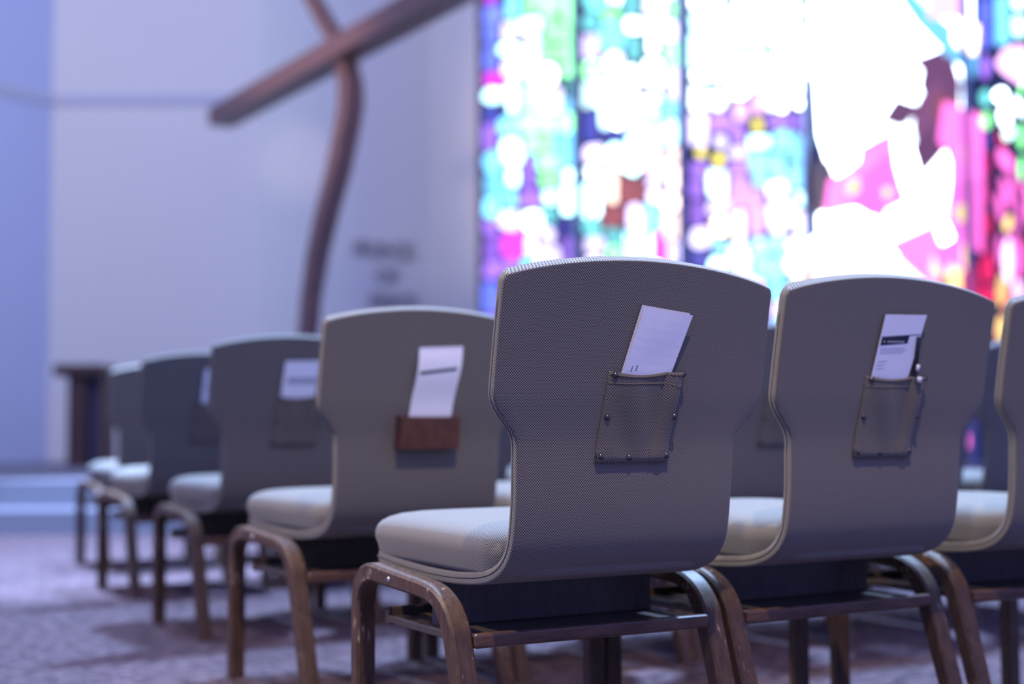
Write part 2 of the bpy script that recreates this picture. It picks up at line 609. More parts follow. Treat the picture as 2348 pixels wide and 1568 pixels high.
# the figure light: broad white glass, petals, hair, rose ground
F2 = lambda pts: [(1700 + x / 2.177, y / 2.177) for x, y in pts]
w4 = windows[3]
FIG = [
    ('W', [(380, -900), (1150, -900), (1150, -300), (380, -300)]),
    ('W', [(380, -290), (800, -290), (800, -5), (380, -5)]),
    ('W', [(810, -290), (1150, -290), (1150, -60), (810, -60)]),
    ('W', [(385, 0), (560, 0), (600, 300), (560, 420), (385, 390)]),
    ('W', [(570, 0), (785, 0), (900, 110), (985, 205), (985, 285), (905, 310), (700, 330), (610, 300)]),
    ('W', [(990, 210), (1060, 275), (1145, 370), (1150, 600), (1080, 590), (1075, 420), (1045, 315), (995, 285)]),
    ('c', [(795, -30), (825, -30), (930, 80), (1050, 170), (1150, 255), (1150, 350), (1060, 270), (900, 105)]),
    ('C', [(820, -50), (985, -50), (985, 80), (940, 75)]),
    ('m', [(992, -50), (1090, -50), (1080, 40), (995, 40)]),
    ('W', [(990, 50), (1080, 50), (1082, 190), (1050, 165), (970, 95)]),
    ('W', [(1096, -50), (1150, -50), (1150, 150), (1092, 150)]),
    ('O', [(1090, 160), (1150, 160), (1146, 240), (1125, 235), (1092, 200)]),
    ('A', [(400, 400), (560, 425), (600, 320), (690, 345), (640, 700), (420, 640)]),
    ('W', [(405, 410), (590, 400), (700, 340), (800, 340), (790, 520), (740, 590), (640, 690), (420, 680)]),
    ('W', [(810, 330), (905, 325), (935, 355), (915, 420), (895, 530), (850, 535), (805, 510)]),
    ('H', [(908, 316), (985, 290), (990, 420), (940, 500), (925, 430), (940, 350)]),
    ('H', [(995, 292), (1040, 320), (1070, 420), (1066, 520), (1000, 500)]),
    ('H', [(925, 500), (990, 430), (995, 640), (900, 730), (892, 640), (897, 560)]),
    ('R', [(1002, 510), (1066, 530), (1060, 620), (1040, 690), (1005, 640)]),
    ('H', [(890, 742), (990, 650), (1035, 690), (960, 780), (912, 848)]),
    ('H', [(748, 590), (790, 528), (850, 548), (888, 544), (812, 600), (790, 606)]),
    ('W', [(815, 606), (885, 555), (895, 640), (880, 720), (800, 690), (780, 625)]),
    ('W', [(425, 690), (640, 705), (645, 790), (580, 875), (500, 930), (440, 830)]),
    ('A', [(445, 845), (500, 935), (480, 960), (430, 880)]),
    ('W', [(650, 700), (735, 600), (775, 625), (795, 695), (715, 730), (650, 765)]),
    ('V', [(392, 840), (425, 840), (480, 965), (482, 1005), (400, 1035)]),
    ('K', [(652, 775), (712, 745), (725, 850), (660, 900), (645, 830)]),
    ('K', [(500, 940), (580, 890), (640, 830), (655, 905), (600, 990), (560, 985), (492, 1000)]),
    ('K', [(662, 905), (728, 856), (762, 975), (660, 1025), (610, 995)]),
    ('F', [(545, 900), (590, 890), (600, 950), (560, 985), (535, 960)]),
    ('F', [(715, 945), (755, 940), (762, 975), (725, 1000)]),
    ('W', [(720, 735), (800, 700), (880, 730), (905, 850), (770, 970), (730, 850)]),
    ('W', [(915, 855), (965, 785), (1020, 705), (1070, 740), (1095, 860), (1050, 955), (1000, 960)]),
    ('A', [(960, 740), (995, 665), (1040, 690), (1015, 700), (965, 775)]),
    ('W', [(770, 985), (905, 860), (990, 965), (1040, 965), (990, 1080), (940, 1180), (835, 1230), (700, 1120)]),
    ('W', [(415, 1035), (490, 1005), (560, 992), (640, 1045), (690, 1120), (600, 1200), (420, 1180)]),
    ('W', [(385, 1190), (600, 1210), (690, 1135), (825, 1235), (760, 1300), (640, 1345), (430, 1335), (385, 1300)]),
    ('A', [(985, 1100), (1045, 965), (1090, 950), (1085, 1040), (1030, 1105)]),
    ('W', [(950, 1185), (1000, 1105), (1060, 1140), (1105, 1215), (1080, 1260), (1030, 1265)]),
    ('A', [(1060, 1130), (1085, 1120), (1108, 1170), (1105, 1205)]),
    ('K', [(1065, 590), (1145, 620), (1150, 760), (1095, 830), (1085, 740), (1050, 690)]),
    ('K', [(1105, 800), (1150, 775), (1155, 950), (1105, 960)]),
    ('F', [(1108, 740), (1140, 735), (1145, 830), (1115, 835)]),
    ('K', [(1100, 970), (1155, 960), (1155, 1180), (1115, 1160), (1090, 1100)]),
    ('F', [(1075, 1040), (1120, 1020), (1120, 1110), (1085, 1110)]),
    ('K', [(830, 1242), (935, 1195), (960, 1260), (950, 1385), (870, 1290)]),
    ('F', [(965, 1260), (1015, 1260), (1025, 1330), (990, 1390), (955, 1370)]),
    ('K', [(1030, 1275), (1105, 1225), (1105, 1290), (1045, 1310)]),
    ('F', [(1115, 1225), (1150, 1225), (1160, 1310), (1130, 1370), (1110, 1310)]),
    ('F', [(1050, 1320), (1100, 1350), (1130, 1440), (1060, 1450), (1035, 1390)]),
    ('D', [(1135, 1385), (1162, 1340), (1165, 1480), (1140, 1480)]),
    ('A', [(650, 1350), (780, 1300), (850, 1300), (950, 1400), (900, 1450), (660, 1440)]),
    ('O', [(400, 1350), (640, 1352), (650, 1450), (400, 1440)]),
]


def grow(pts, d):
    """move the outline d px outwards (inwards when negative)"""
    a = sum(pts[i][0] * pts[(i + 1) % len(pts)][1] - pts[(i + 1) % len(pts)][0] * pts[i][1] for i in range(len(pts)))
    if a < 0:
        pts = pts[::-1]
    out = []
    n = len(pts)
    for i in range(n):
        p0, p1, p2 = Vector(pts[i - 1]), Vector(pts[i]), Vector(pts[(i + 1) % n])
        e1, e2 = (p1 - p0).normalized(), (p2 - p1).normalized()
        nn = Vector((e1.y, -e1.x)) + Vector((e2.y, -e2.x))
        l = max(0.6, nn.length_squared / 2)
        out.append(tuple(p1 + nn * (d / l)))
    return out


for q, (code, pts) in enumerate(FIG):
    if code == 'W':
        pts = [(x - 28 if x <= 430 else x, y) for x, y in pts]
    d = 1.5 if code == 'W' else (0 if code in 'AC' else 26 if code in 'Km' else 0 if code == 'F' else 14)
    pane(w4, grow(F2(pts), d), code, lift=0.0006 * q + 0.02 if code not in 'WAC' else 0.0)
for r in range(6):                        # lower rows of the figure light, mostly behind the chairs
    for c in range(4):
        x0, y0 = 1872 + 90 * c, 672 + 62 * r
        pane(w4, cell(x0, y0, x0 + 90, y0 + 62, 4), random.choice('KDK' if c == 3 else 'DDKKFk' if c > 1 else 'COWDKp'))

# the flame light at the right
w5 = windows[4]
FL = [
    ('B', [(1188, -700), (1252, -700), (1250, -20), (1190, -20)]), ('B', [(1190, 0), (1250, 0), (1248, 120), (1190, 120)]),
    ('B', [(1190, 130), (1248, 130), (1246, 240), (1190, 240)]),
    ('P', blob(1218, 335, 28, 60)), ('T', blob(1220, 490, 26, 45)), ('G', blob(1224, 600, 32, 50)), ('b', blob(1220, 700, 25, 40)),
    ('k', blob(1224, 820, 32, 55)), ('k', blob(1220, 960, 26, 70)), ('D', blob(1226, 1120, 32, 55)), ('k', blob(1222, 1230, 26, 45)),
    ('D', blob(1230, 1340, 32, 70)), ('D', blob(1232, 1480, 32, 60)), ('k', blob(1232, 1640, 32, 80)),
    ('c', [(1270, -20), (1335, -20), (1340, 220), (1272, 225)]), ('C', [(1270, -700), (1420, -700), (1420, -400), (1272, -400)]),
    ('c', [(1270, -390), (1420, -390), (1420, -40), (1272, -40)]),
    ('C', blob(1385, 10, 38, 45)), ('C', blob(1385, 130, 40, 65)), ('B', blob(1460, 80, 30, 120)), ('C', blob(1540, 60, 40, 100)),
    ('m', [(1262, 320), (1300, 250), (1360, 222), (1440, 230), (1450, 430), (1390, 430), (1300, 370)]),
    ('G', blob(1405, 450, 22, 35)), ('p', blob(1520, 320, 60, 110)),
    ('W', blob(1295, 480, 40, 42, 0.5)), ('W', blob(1318, 580, 40, 62, 0.0)), ('A', blob(1335, 665, 34, 48, 0.5)),
    ('W', blob(1385, 530, 26, 65, -0.5)), ('G', blob(1400, 680, 32, 80)), ('G', blob(1402, 840, 24, 65)), ('T', blob(1480, 620, 36, 120)),
    ('D', blob(1298, 700, 22, 42, -0.5)), ('K', blob(1318, 800, 42, 72, -0.45)), ('K', blob(1370, 920, 34, 78, -0.3)),
    ('K', blob(1330, 965, 32, 95, -0.4)), ('K', blob(1290, 1035, 30, 90, -0.12)), ('F', blob(1330, 1115, 30, 52, 0.2)),
    ('K', blob(1392, 1080, 26, 90, -0.1)), ('K', blob(1290, 1240, 26, 90, 0.0)), ('m', blob(1330, 1300, 32, 130, 0.0)),
    ('K', blob(1362, 1190, 26, 70, -0.15)), ('F', blob(1300, 1450, 36, 95, 0.05)), ('K', blob(1385, 1300, 26, 110, 0.05)),
    ('m', blob(1380, 1450, 30, 70, 0.0)), ('D', blob(1345, 1530, 28, 70)), ('K', blob(1440, 1000, 30, 120)), ('D', blob(1450, 1260, 36, 120)),
    ('F', blob(1460, 1480, 36, 100)), ('K', blob(1530, 1100, 40, 140)), ('D', blob(1540, 1400, 40, 140)), ('G', blob(1540, 800, 40, 140)),
    ('F', blob(1300, 1640, 34, 80)), ('D', blob(1380, 1660, 36, 90)), ('K', blob(1460, 1680, 36, 90)), ('D', blob(1280, 1800, 40, 70)),
    ('F', blob(1370, 1840, 36, 70)), ('D', blob(1450, 1860, 36, 70)), ('D', blob(1230, 1780, 30, 60)), ('F', blob(1280, 1950, 40, 70)),
    ('D', blob(1380, 2000, 40, 70)), ('D', blob(1270, 2100, 40, 70)), ('D', blob(1340, 2160, 40, 60)),
]
for code, pts in FL:
    pane(w5, grow(F2(pts), -4 if code in 'KFWmACG' else 0), code)

# ------------------------------------------------------------------ cross
cz = CAM_H + 2.385


def cz_at(d):
    return d


cross = empty('wooden_cross', (-1.12, 9.0, 0.29))
tag(cross, 'tall dark wooden cross with a curved post standing on the platform before the wall', 'cross')
cb = cross.location
AX = Vector((0.511, -0.859, 0))            # direction of the arm, towards the right and the camera
AY = Vector((AX.y, -AX.x, 0))
if AY.y > 0:
    AY = -AY                              # front of the arm faces the camera
ring = []
c0 = Vector((-1.09, 9.0, cz))
T, D_ = 0.066, 0.098
rings = []
for s in (-2.33, -2.31, 2.31, 2.33):
    k = 0.92 if abs(s) > 2.32 else 1.0
    p = c0 + AX * s
    rings.append([p + AY * (a * D_ * k) + Vector((0, 0, b * T * k)) - cb for a, b in ((1, -1), (1, 1), (-1, 1), (-1, -1))])
MB().loft(rings, smooth=False).build('cross_arm', M['cross'], cross)
post_px = [(700, 1075, 44), (698, 950, 44), (700, 850, 44), (706, 760, 45), (713, 680, 46), (728, 582, 50), (750, 485, 54), (776, 388, 57), (795, 291, 58),
           (803, 242, 57), (803, 194, 54), (793, 145, 50), (776, 97, 46), (745, 48, 42), (718, 0, 40), (690, -60, 38), (664, -130, 37), (640, -210, 36)]
rings = []
for u, v, wpx in post_px:
    p = at_depth(u, v, 9.0) - cb
    hw = wpx / FPX * 9.0 / 2 * 0.86
    rings.append([p + AX * (a * hw) + AY * (b * hw) for a, b in ((-0.85, 1), (0.85, 1), (1, 0.85), (1, -1), (-1, -1), (-1, 0.85))])
zb = rings[0][0].z
rings = [[Vector((q.x, q.y, max(0.0, q.z))) for q in r] for r in rings]
MB().loft(rings, smooth=False).build('cross_post', M['cross'], cross)

# ------------------------------------------------------------------ lettering on the wall
dW = Vector((P3.x - P2.x, P3.y - P2.y, 0)).normalized()
nW = Vector((dW.y, -dW.x, 0))


def on_wall(u, v):
    r = ray(u, v)
    o = Vector((0, 0, CAM_H))
    a = Vector((P2.x, P2.y, 0))
    return o + r * ((a - o).dot(nW) / r.dot(nW))


org = on_wall(875, 640)
sign = empty('wall_lettering', org, math.atan2(dW.y, dW.x))
tag(sign, 'raised bronze lettering in three lines on the wall right of the cross', 'lettering')
for word, ul, ur, vb, vt in (('PRINCE', 808, 948, 588, 548), ('OF', 862, 918, 648, 612), ('PEACE', 845, 955, 708, 670)):
    a, b = on_wall(ul, vb), on_wall(ur, vb)
    top = on_wall(ul, vt)
    wtot, h = (b - a).length, top.z - a.z
    step = wtot / len(word)
    for k, chh in enumerate(word):
        cu = bpy.data.curves.new('letter', 'FONT')
        cu.body = chh
        cu.size = h * 1.4
        cu.extrude = 0.012
        cu.align_x = 'CENTER'
        ob = bpy.data.objects.new('letter', cu)
        COL.objects.link(ob)
        dg = bpy.context.evaluated_depsgraph_get()
        me = bpy.data.meshes.new_from_object(ob.evaluated_get(dg))
        bpy.data.objects.remove(ob)
        me.materials.clear()
        me.materials.append(M['letter'])
        me.transform(Matrix.Rotation(PI / 2, 4, 'X'))
        lo = bpy.data.objects.new('letter', me)
        COL.objects.link(lo)
        lo.parent = sign
        d = a - org
        lo.location = (d.dot(dW) + step * (k + 0.5), -0.016, a.z - org.z)

# ------------------------------------------------------------------ pedestal table on the platform
tl, tr = at_depth(140, 848, 11.0), at_depth(250, 848, 11.0)
ztop = at_depth(200, 837, 11.0).z
zth = ztop - at_depth(200, 864, 11.0).z
tb = empty('side_table', ((tl.x + tr.x) / 2, 11.0, 0.29))
tag(tb, 'dark wooden side table on the platform at the far left behind the chairs', 'table')
hw = (tr.x - tl.x) / 2
mb = MB().box(-hw, hw, -0.2, 0.25, ztop - zth - 0.29, ztop - 0.29, 0.012)
mb.build('table_top', M['table'], tb)
lx = at_depth(167, 950, 11.0).x - tb.location.x
MB().box(lx, lx + 0.15, -0.14, 0.2, 0.0, ztop - zth - 0.29, 0.006).build('leg', M['table'], tb)
MB().box(hw - 0.05, hw + 0.0, -0.14, 0.2, 0.0, ztop - zth - 0.29, 0.006).build('leg', M['table'], tb)
MB().box(lx + 0.15, hw - 0.05, -0.06, 0.03, 0.03, ztop - zth - 0.29).build('panel', M['navy'], tb)

# ------------------------------------------------------------------ the chair
A1, A2, A3 = 0.2545, 0.2532, 0.205
ARCH = 0.0345
RX = 0.2265
PROF = [(0.545, 0.366), (0.53, 0.362), (0.48, 0.357), (0.40, 0.351), (0.30, 0.347), (0.22, 0.347), (0.16, 0.350), (0.11, 0.355), (0.075, 0.362),
        (0.046, 0.373), (0.024, 0.388), (0.008, 0.407), (-0.002, 0.430), (-0.008, 0.460), (-0.012, 0.495), (-0.0145, 0.535), (-0.017, 0.577),
        (-0.023, 0.612), (-0.0318, 0.653), (-0.040, 0.700), (-0.0525, 0.765), (-0.0655, 0.827), (-0.0745, 0.868), (-0.083, 0.908)]
ARC = [0.0]
for i in range(1, len(PROF)):
    ARC.append(ARC[-1] + math.dist(PROF[i], PROF[i - 1]))


def prof_at(s):
    s = max(0.0, min(ARC[-1] - 1e-6, s))
    i = 0
    while ARC[i + 1] < s:
        i += 1
    t = (s - ARC[i]) / (ARC[i + 1] - ARC[i])

    def pt(k):
        return PROF[max(0, min(len(PROF) - 1, k))]
    # Catmull-Rom
    p0, p1, p2, p3 = pt(i - 1), pt(i), pt(i + 1), pt(i + 2)
    out = []
    for k in (0, 1):
        out.append(0.5 * (2 * p1[k] + (p2[k] - p0[k]) * t + (2 * p0[k] - 5 * p1[k] + 4 * p2[k] - p3[k]) * t * t +
                          (3 * p1[k] - p0[k] - 3 * p2[k] + p3[k]) * t ** 3))
    return out


def frame_at(s):
    y, z = prof_at(s)
    a, b = prof_at(s - 0.004), prof_at(s + 0.004)
    ty, tz = b[0] - a[0], b[1] - a[1]
    l = math.hypot(ty, tz)
    # normal towards the sitter: up over the seat, forward over the back
    return y, z, tz / l, -ty / l


def s_of_z(z):
    lo, hi = ARC[9], ARC[-1] - 0.001
    for _ in range(50):
        m = (lo + hi) / 2
        if prof_at(m)[1] < z:
            lo = m
        else:
            hi = m
    return lo


def back_point(x, z, off):
    """point off metres behind the rear face of the back (towards whoever stands behind)"""
    y, zz, ny, nz = frame_at(s_of_z(z))
    return Vector((x, y - ny * off, zz - nz * off))


def half_width(z, y):
    if z < 0.50 or y > 0.02:
        t = max(0.0, min(1.0, (0.545 - y) / 0.5))
        return A3
    if z < 0.575:
        t = (z - 0.50) / 0.075
        return A3 + 0.0015 * t
    if z < 0.652:
        t = (z - 0.575) / 0.077
        t = t * t * (3 - 2 * t)
        return A3 + 0.0015 + (A2 + 0.0005 - A3 - 0.0015) * t
    return A1


S_ARCH0 = s_of_z(0.74)
S_CORN = s_of_z(0.8335)


def shell_mesh():
    TH, R0, RT = 0.021, 0.0045, 0.0062
    TOP = [(0.0, 0.0), (0.0009, 0.0002), (0.0017, 0.0011), (0.0034, 0.0075), (0.0050, 0.0145), (0.0059, 0.0180), (0.0062, 0.0196)]
    rows = []
    s_list = []
    s = 0.0
    while s < S_ARCH0 - 0.004:
        s_list.append(('s', s))
        y, z = prof_at(s)
        s += (0.003 if s < 0.012 else 0.008) if s < 0.07 else 0.010 if (z > 0.56 and z < 0.67) or y < 0.1 and z < 0.43 else 0.02
    for q in [0, .1, .2, .3, .4, .5, .6, .7, .78, .85, .9, .94, .965, .982]:
        s_list.append(('q', q))
    for tt in range(len(TOP)):
        s_list.append(('t', tt))
    NX = 22
    loops, vv = [], []
    n_rows = len(s_list)
    for ri, (kind, val) in enumerate(s_list):
        if kind == 's':
            y, z = prof_at(val)
            w = half_width(z, y)
            if val < 0.07:                 # rounded front corners of the seat board
                w -= 0.07 - math.sqrt(max(0, 0.07 ** 2 - (0.07 - val) ** 2))
        else:
            w = A1
            if kind == 't':
                d = RT - TOP[val][0]
            else:
                d = (1 - val) * (S_CORN - S_ARCH0) + RT * val
            rc = 0.015
            if d < rc:
                w -= rc - math.sqrt(max(0, rc * rc - (rc - d) ** 2))
        e0 = 0.0
        if kind == 't':
            e0 = TOP[val][1]
        elif ri == 0:
            e0 = 0.005
        elif ri == 1:
            e0 = 0.0015
        ring = []
        R = max(0.0002, min(R0, (TH - e0) / 2 - 0.0003))
        f0 = e0 if kind != 't' else 0.0
        secs = [(-w + R + (2 * w - 2 * R) * k / (NX - 1), e0) for k in range(NX)]
        for a in (30, 60):
            ar = math.radians(a)
            secs.append((w - R + R * math.sin(ar), e0 + R * (1 - math.cos(ar))))
        secs += [(w, e0 + R), (w, TH - f0 - R)]
        for a in (60, 30):
            ar = math.radians(a)
            secs.append((w - R + R * math.sin(ar), TH - f0 - R * (1 - math.cos(ar))))
        secs += [(w - R - (2 * w - 2 * R) * k / (NX - 1), TH - f0) for k in range(NX)]
        for a in (30, 60):
            ar = math.radians(a)
            secs.append((-w + R - R * math.sin(ar), TH - f0 - R * (1 - math.cos(ar))))
        secs += [(-w, TH - f0 - R), (-w, e0 + R)]
        for a in (60, 30):
            ar = math.radians(a)
            secs.append((-w + R - R * math.sin(ar), e0 + R * (1 - math.cos(ar))))
        for x, off in secs:
            if kind == 's':
                sv = val
            else:
                arch = ARCH * (1 - min(1, abs(x) / A1) ** 2)
                q_ = val if kind == 'q' else 1.0
                sv = S_ARCH0 + q_ * (S_CORN + arch - S_ARCH0)
                if kind == 't':
                    sv += TOP[val][0] - RT
                elif val > 0:
                    sv -= RT * val
            y, z, ny, nz = frame_at(sv)
            # slight lateral dish
            ring.append((Vector((x, y + ny * off, z + nz * off)), sv))
        rows.append(ring)
    n = len(rows[0])
    per = [0.0]
    base = rows[len(rows) // 2]
    for j in range(1, n + 1):
        per.append(per[-1] + (base[j % n][0] - base[j - 1][0]).length)
    vs = [p for r in rows for p, _ in r]
    fs, uvs = [], []
    uref = base[0][0].x

    def uvof(i, j):
        p, sv = rows[i][j % n]
        if j < NX:
            return (p.x, sv)
        if n - 6 - 0 <= j <= n:
            return (per[j] - per[n] + base[0][0].x, sv)
        return (per[j] + uref, sv)
    for i in range(len(rows) - 1):
        for j in range(n):
            k = (j + 1) % n
            fs.append((i * n + j, i * n + k, (i + 1) * n + k, (i + 1) * n + j))
            jj = j + 1
            f4 = [uvof(i, j), uvof(i, jj), uvof(i + 1, jj), uvof(i + 1, j)]
            uvs.append(f4)
    for i in (0, len(rows) - 1):           # end caps: strip between the rear and front faces
        right = list(range(NX, n - 28 + 0))
        idx = [i * n + j for j in range(n)]
        a, b = 0, n - 1
        # walk rear side forward and the rest backward
        rear = list(range(0, n // 2))
        front = list(range(n - 1, n // 2 - 1, -1))
        for k in range(len(rear) - 1):
            f = (idx[rear[k]], idx[rear[k + 1]], idx[front[k + 1]], idx[front[k]])
            fs.append(f)
            uvs.append([(rows[i][rear[k]][0].x, rows[i][0][1]), (rows[i][rear[k + 1]][0].x, rows[i][0][1]),
                        (rows[i][rear[k + 1]][0].x, rows[i][0][1] + 0.02), (rows[i][rear[k]][0].x, rows[i][0][1] + 0.02)])
    return MB().add(vs, fs, uvs), TH


def seam_points(side):
    pts = []
    s = 0.05
    while s < S_CORN - 0.03:
        y, z, ny, nz = frame_at(s)
        w = half_width(z, y)
        pts.append(Vector((side * (w - 0.0002), y + ny * 0.0125, z + nz * 0.0125)))
        s += 0.012
    return pts


def cushion_mesh(x0, x1, y0, y1, prof, rc, uvmap=True):
    """prof: (inset, z) rows from the bottom up; rounded plan corners"""
    NC = 6
    rings = []
    for ins, z in prof:
        a0, a1, b0, b1 = x0 + ins, x1 - ins, y0 + ins * 0.8, y1 - ins
        r = max(0.004, min(rc, (a1 - a0) / 2 - 0.002, (b1 - b0) / 2 - 0.002))
        pts = []
        for cx, cy, st_ in ((a1 - r, b1 - r, 0), (a0 + r, b1 - r, 90), (a0 + r, b0 + r, 180), (a1 - r, b0 + r, 270)):
            for k in range(NC + 1):
                an = math.radians(st_ + 90 * k / NC)
                pts.append(Vector((cx + r * math.cos(an), cy + r * math.sin(an), z)))
        # extra points along the straight sides
        dense = []
        for i, p in enumerate(pts):
            q = pts[(i + 1) % len(pts)]
            dense.append(p)
            if (i + 1) % (NC + 1) == 0:
                for k in (1, 2, 3):
                    dense.append(p.lerp(q, k / 4))
        rings.append(dense)
    n = len(rings[0])
    vs = [p for r in rings for p in r]
    fs = []
    for i in range(len(rings) - 1):
        for j in range(n):
            k = (j + 1) % n
            fs.append((i * n + j, i * n + k, (i + 1) * n + k, (i + 1) * n + j))
    fs.append(tuple(range(n - 1, -1, -1)))
    m = (len(rings) - 1) * n
    fs.append(tuple(range(m, m + n)))
    uvs = []
    per = [0.0]
    for j in range(n):
        per.append(per[-1] + (rings[1][(j + 1) % n] - rings[1][j]).length)
    vl = [0.0]
    for i in range(1, len(prof)):
        vl.append(vl[-1] + math.hypot(prof[i][0] - prof[i - 1][0], prof[i][1] - prof[i - 1][1]))
    c = 0
    for i in range(len(rings) - 1):
        for j in range(n):
            q = [(rings[i][j]), (rings[i][(j + 1) % n]), (rings[i + 1][(j + 1) % n]), (rings[i + 1][j])]
            if vl[i] > 0.14:
                uvs.append([(p.x, p.y) for p in q])
            else:
                uvs.append([(per[j], vl[i]), (per[j + 1], vl[i]), (per[j + 1], vl[i + 1]), (per[j], vl[i + 1])])
    uvs.append([(p.x, p.y) for p in reversed(rings[0])])
    uvs.append([(p.x, p.y) for p in rings[-1]])
    return MB().add(vs, fs, uvs)


OUTER = [(0.489, 0.0), (0.489, 0.15), (0.489, 0.285), (0.485, 0.315), (0.476, 0.337), (0.460, 0.353), (0.437, 0.363), (0.411, 0.3675), (0.357, 0.364), (0.258, 0.358),
         (0.200, 0.354), (0.165, 0.348), (0.137, 0.337), (0.117, 0.323), (0.102, 0.306), (0.091, 0.288), (0.083, 0.262), (0.063, 0.200), (0.032, 0.100), (0.0, 0.0)]
INNER = [(0.457, 0.0), (0.457, 0.15), (0.457, 0.285), (0.454, 0.302), (0.447, 0.316), (0.436, 0.327), (0.423, 0.333), (0.405, 0.336), (0.355, 0.334), (0.257, 0.330),
         (0.203, 0.327), (0.177, 0.323), (0.160, 0.316), (0.146, 0.305), (0.136, 0.293), (0.128, 0.278), (0.118, 0.252), (0.098, 0.194), (0.066, 0.096), (0.034, 0.0)]


def densify(pts, k=4):
    out = []
    n = len(pts)
    for i in range(n - 1):
        p0, p1, p2, p3 = pts[max(0, i - 1)], pts[i], pts[i + 1], pts[min(n - 1, i + 2)]
        for j in range(k):
            t = j / k
            out.append(tuple(0.5 * (2 * p1[c] + (p2[c] - p0[c]) * t + (2 * p0[c] - 5 * p1[c] + 4 * p2[c] - p3[c]) * t * t +
                                    (3 * p1[c] - p0[c] - 3 * p2[c] + p3[c]) * t ** 3) for c in (0, 1)))
    return out + [pts[-1]]


def frame_mesh(xa, xb):
    ch = 0.0045
    rings = []
    for (oy, oz), (iy, iz) in zip(densify(OUTER), densify(INNER)):
        dy, dz = oy - iy, oz - iz
        l = math.hypot(dy, dz)
        uy, uz = dy / l, dz / l
        def P(x, t):
            return Vector((x, iy + uy * t, iz + uz * t))
        rings.append([P(xa + ch, 0), P(xb - ch, 0), P(xb, ch), P(xb, l - ch), P(xb - ch, l), P(xa + ch, l), P(xa, l - ch), P(xa, ch)])
    for r in (rings[0], rings[-1]):
        for q in r:
            q.z = 0.0
    return MB().loft(rings, smooth=False)


def dome(center, normal, r, h, seg=10, rows=4):
    n = Vector(normal).normalized()
    a = n.orthogonal().normalized()
    b = n.cross(a)
    rings = []
    for i in range(rows):
        t = (PI / 2) * i / rows
        rings.append([Vector(center) + (a * math.cos(2 * PI * k / seg) + b * math.sin(2 * PI * k / seg)) * (r * math.cos(t)) + n * (h * math.sin(t))
                      for k in range(seg)])
    top = Vector(center) + n * h
    mb = MB().loft(rings, caps=False)
    m = len(mb.v)
    mb.v.append(tuple(top))
    for k in range(seg):
        mb.f.append(((rows - 1) * seg + k, (rows - 1) * seg + (k + 1) % seg, m))
        mb.sm.append(True)
    return mb


# ----- pocket on the back: outline measured on the back of the nearest chair
PK_TL, PK_TR, PK_BL, PK_BR = (-0.052, 0.692), (0.089, 0.694), (-0.066, 0.549), (0.070, 0.549)


def pk(u, v):
    """u 0..1 left to right, v 0..1 bottom to top -> x, z on the back"""
    bx, bz = PK_BL[0] + (PK_BR[0] - PK_BL[0]) * u, PK_BL[1] + (PK_BR[1] - PK_BL[1]) * u
    tx, tz = PK_TL[0] + (PK_TR[0] - PK_TL[0]) * u, PK_TL[1] + (PK_TR[1] - PK_TL[1]) * u
    return bx + (tx - bx) * v, bz + (tz - bz) * v


SEAM = 0.74


def pk_off(u, v):
    if u < SEAM:
        t = u / SEAM
        lobe = math.sin(PI * t) ** 0.6
        h = 0.0035 + 0.0105 * lobe * (0.50 + 0.50 * v ** 1.2)
    else:
        t = (u - SEAM) / (1 - SEAM)
        lobe = math.sin(PI * min(1, t)) ** 0.7
        h = 0.0035 + 0.0135 * lobe * (0.65 + 0.35 * v)
    h += 0.0022 * math.sin(11 * u + 6 * v) * lobe
    if v < 0.10:
        h = max(h * (0.75 + 2.5 * v), 0.0070)
    return max(0.0035, h)


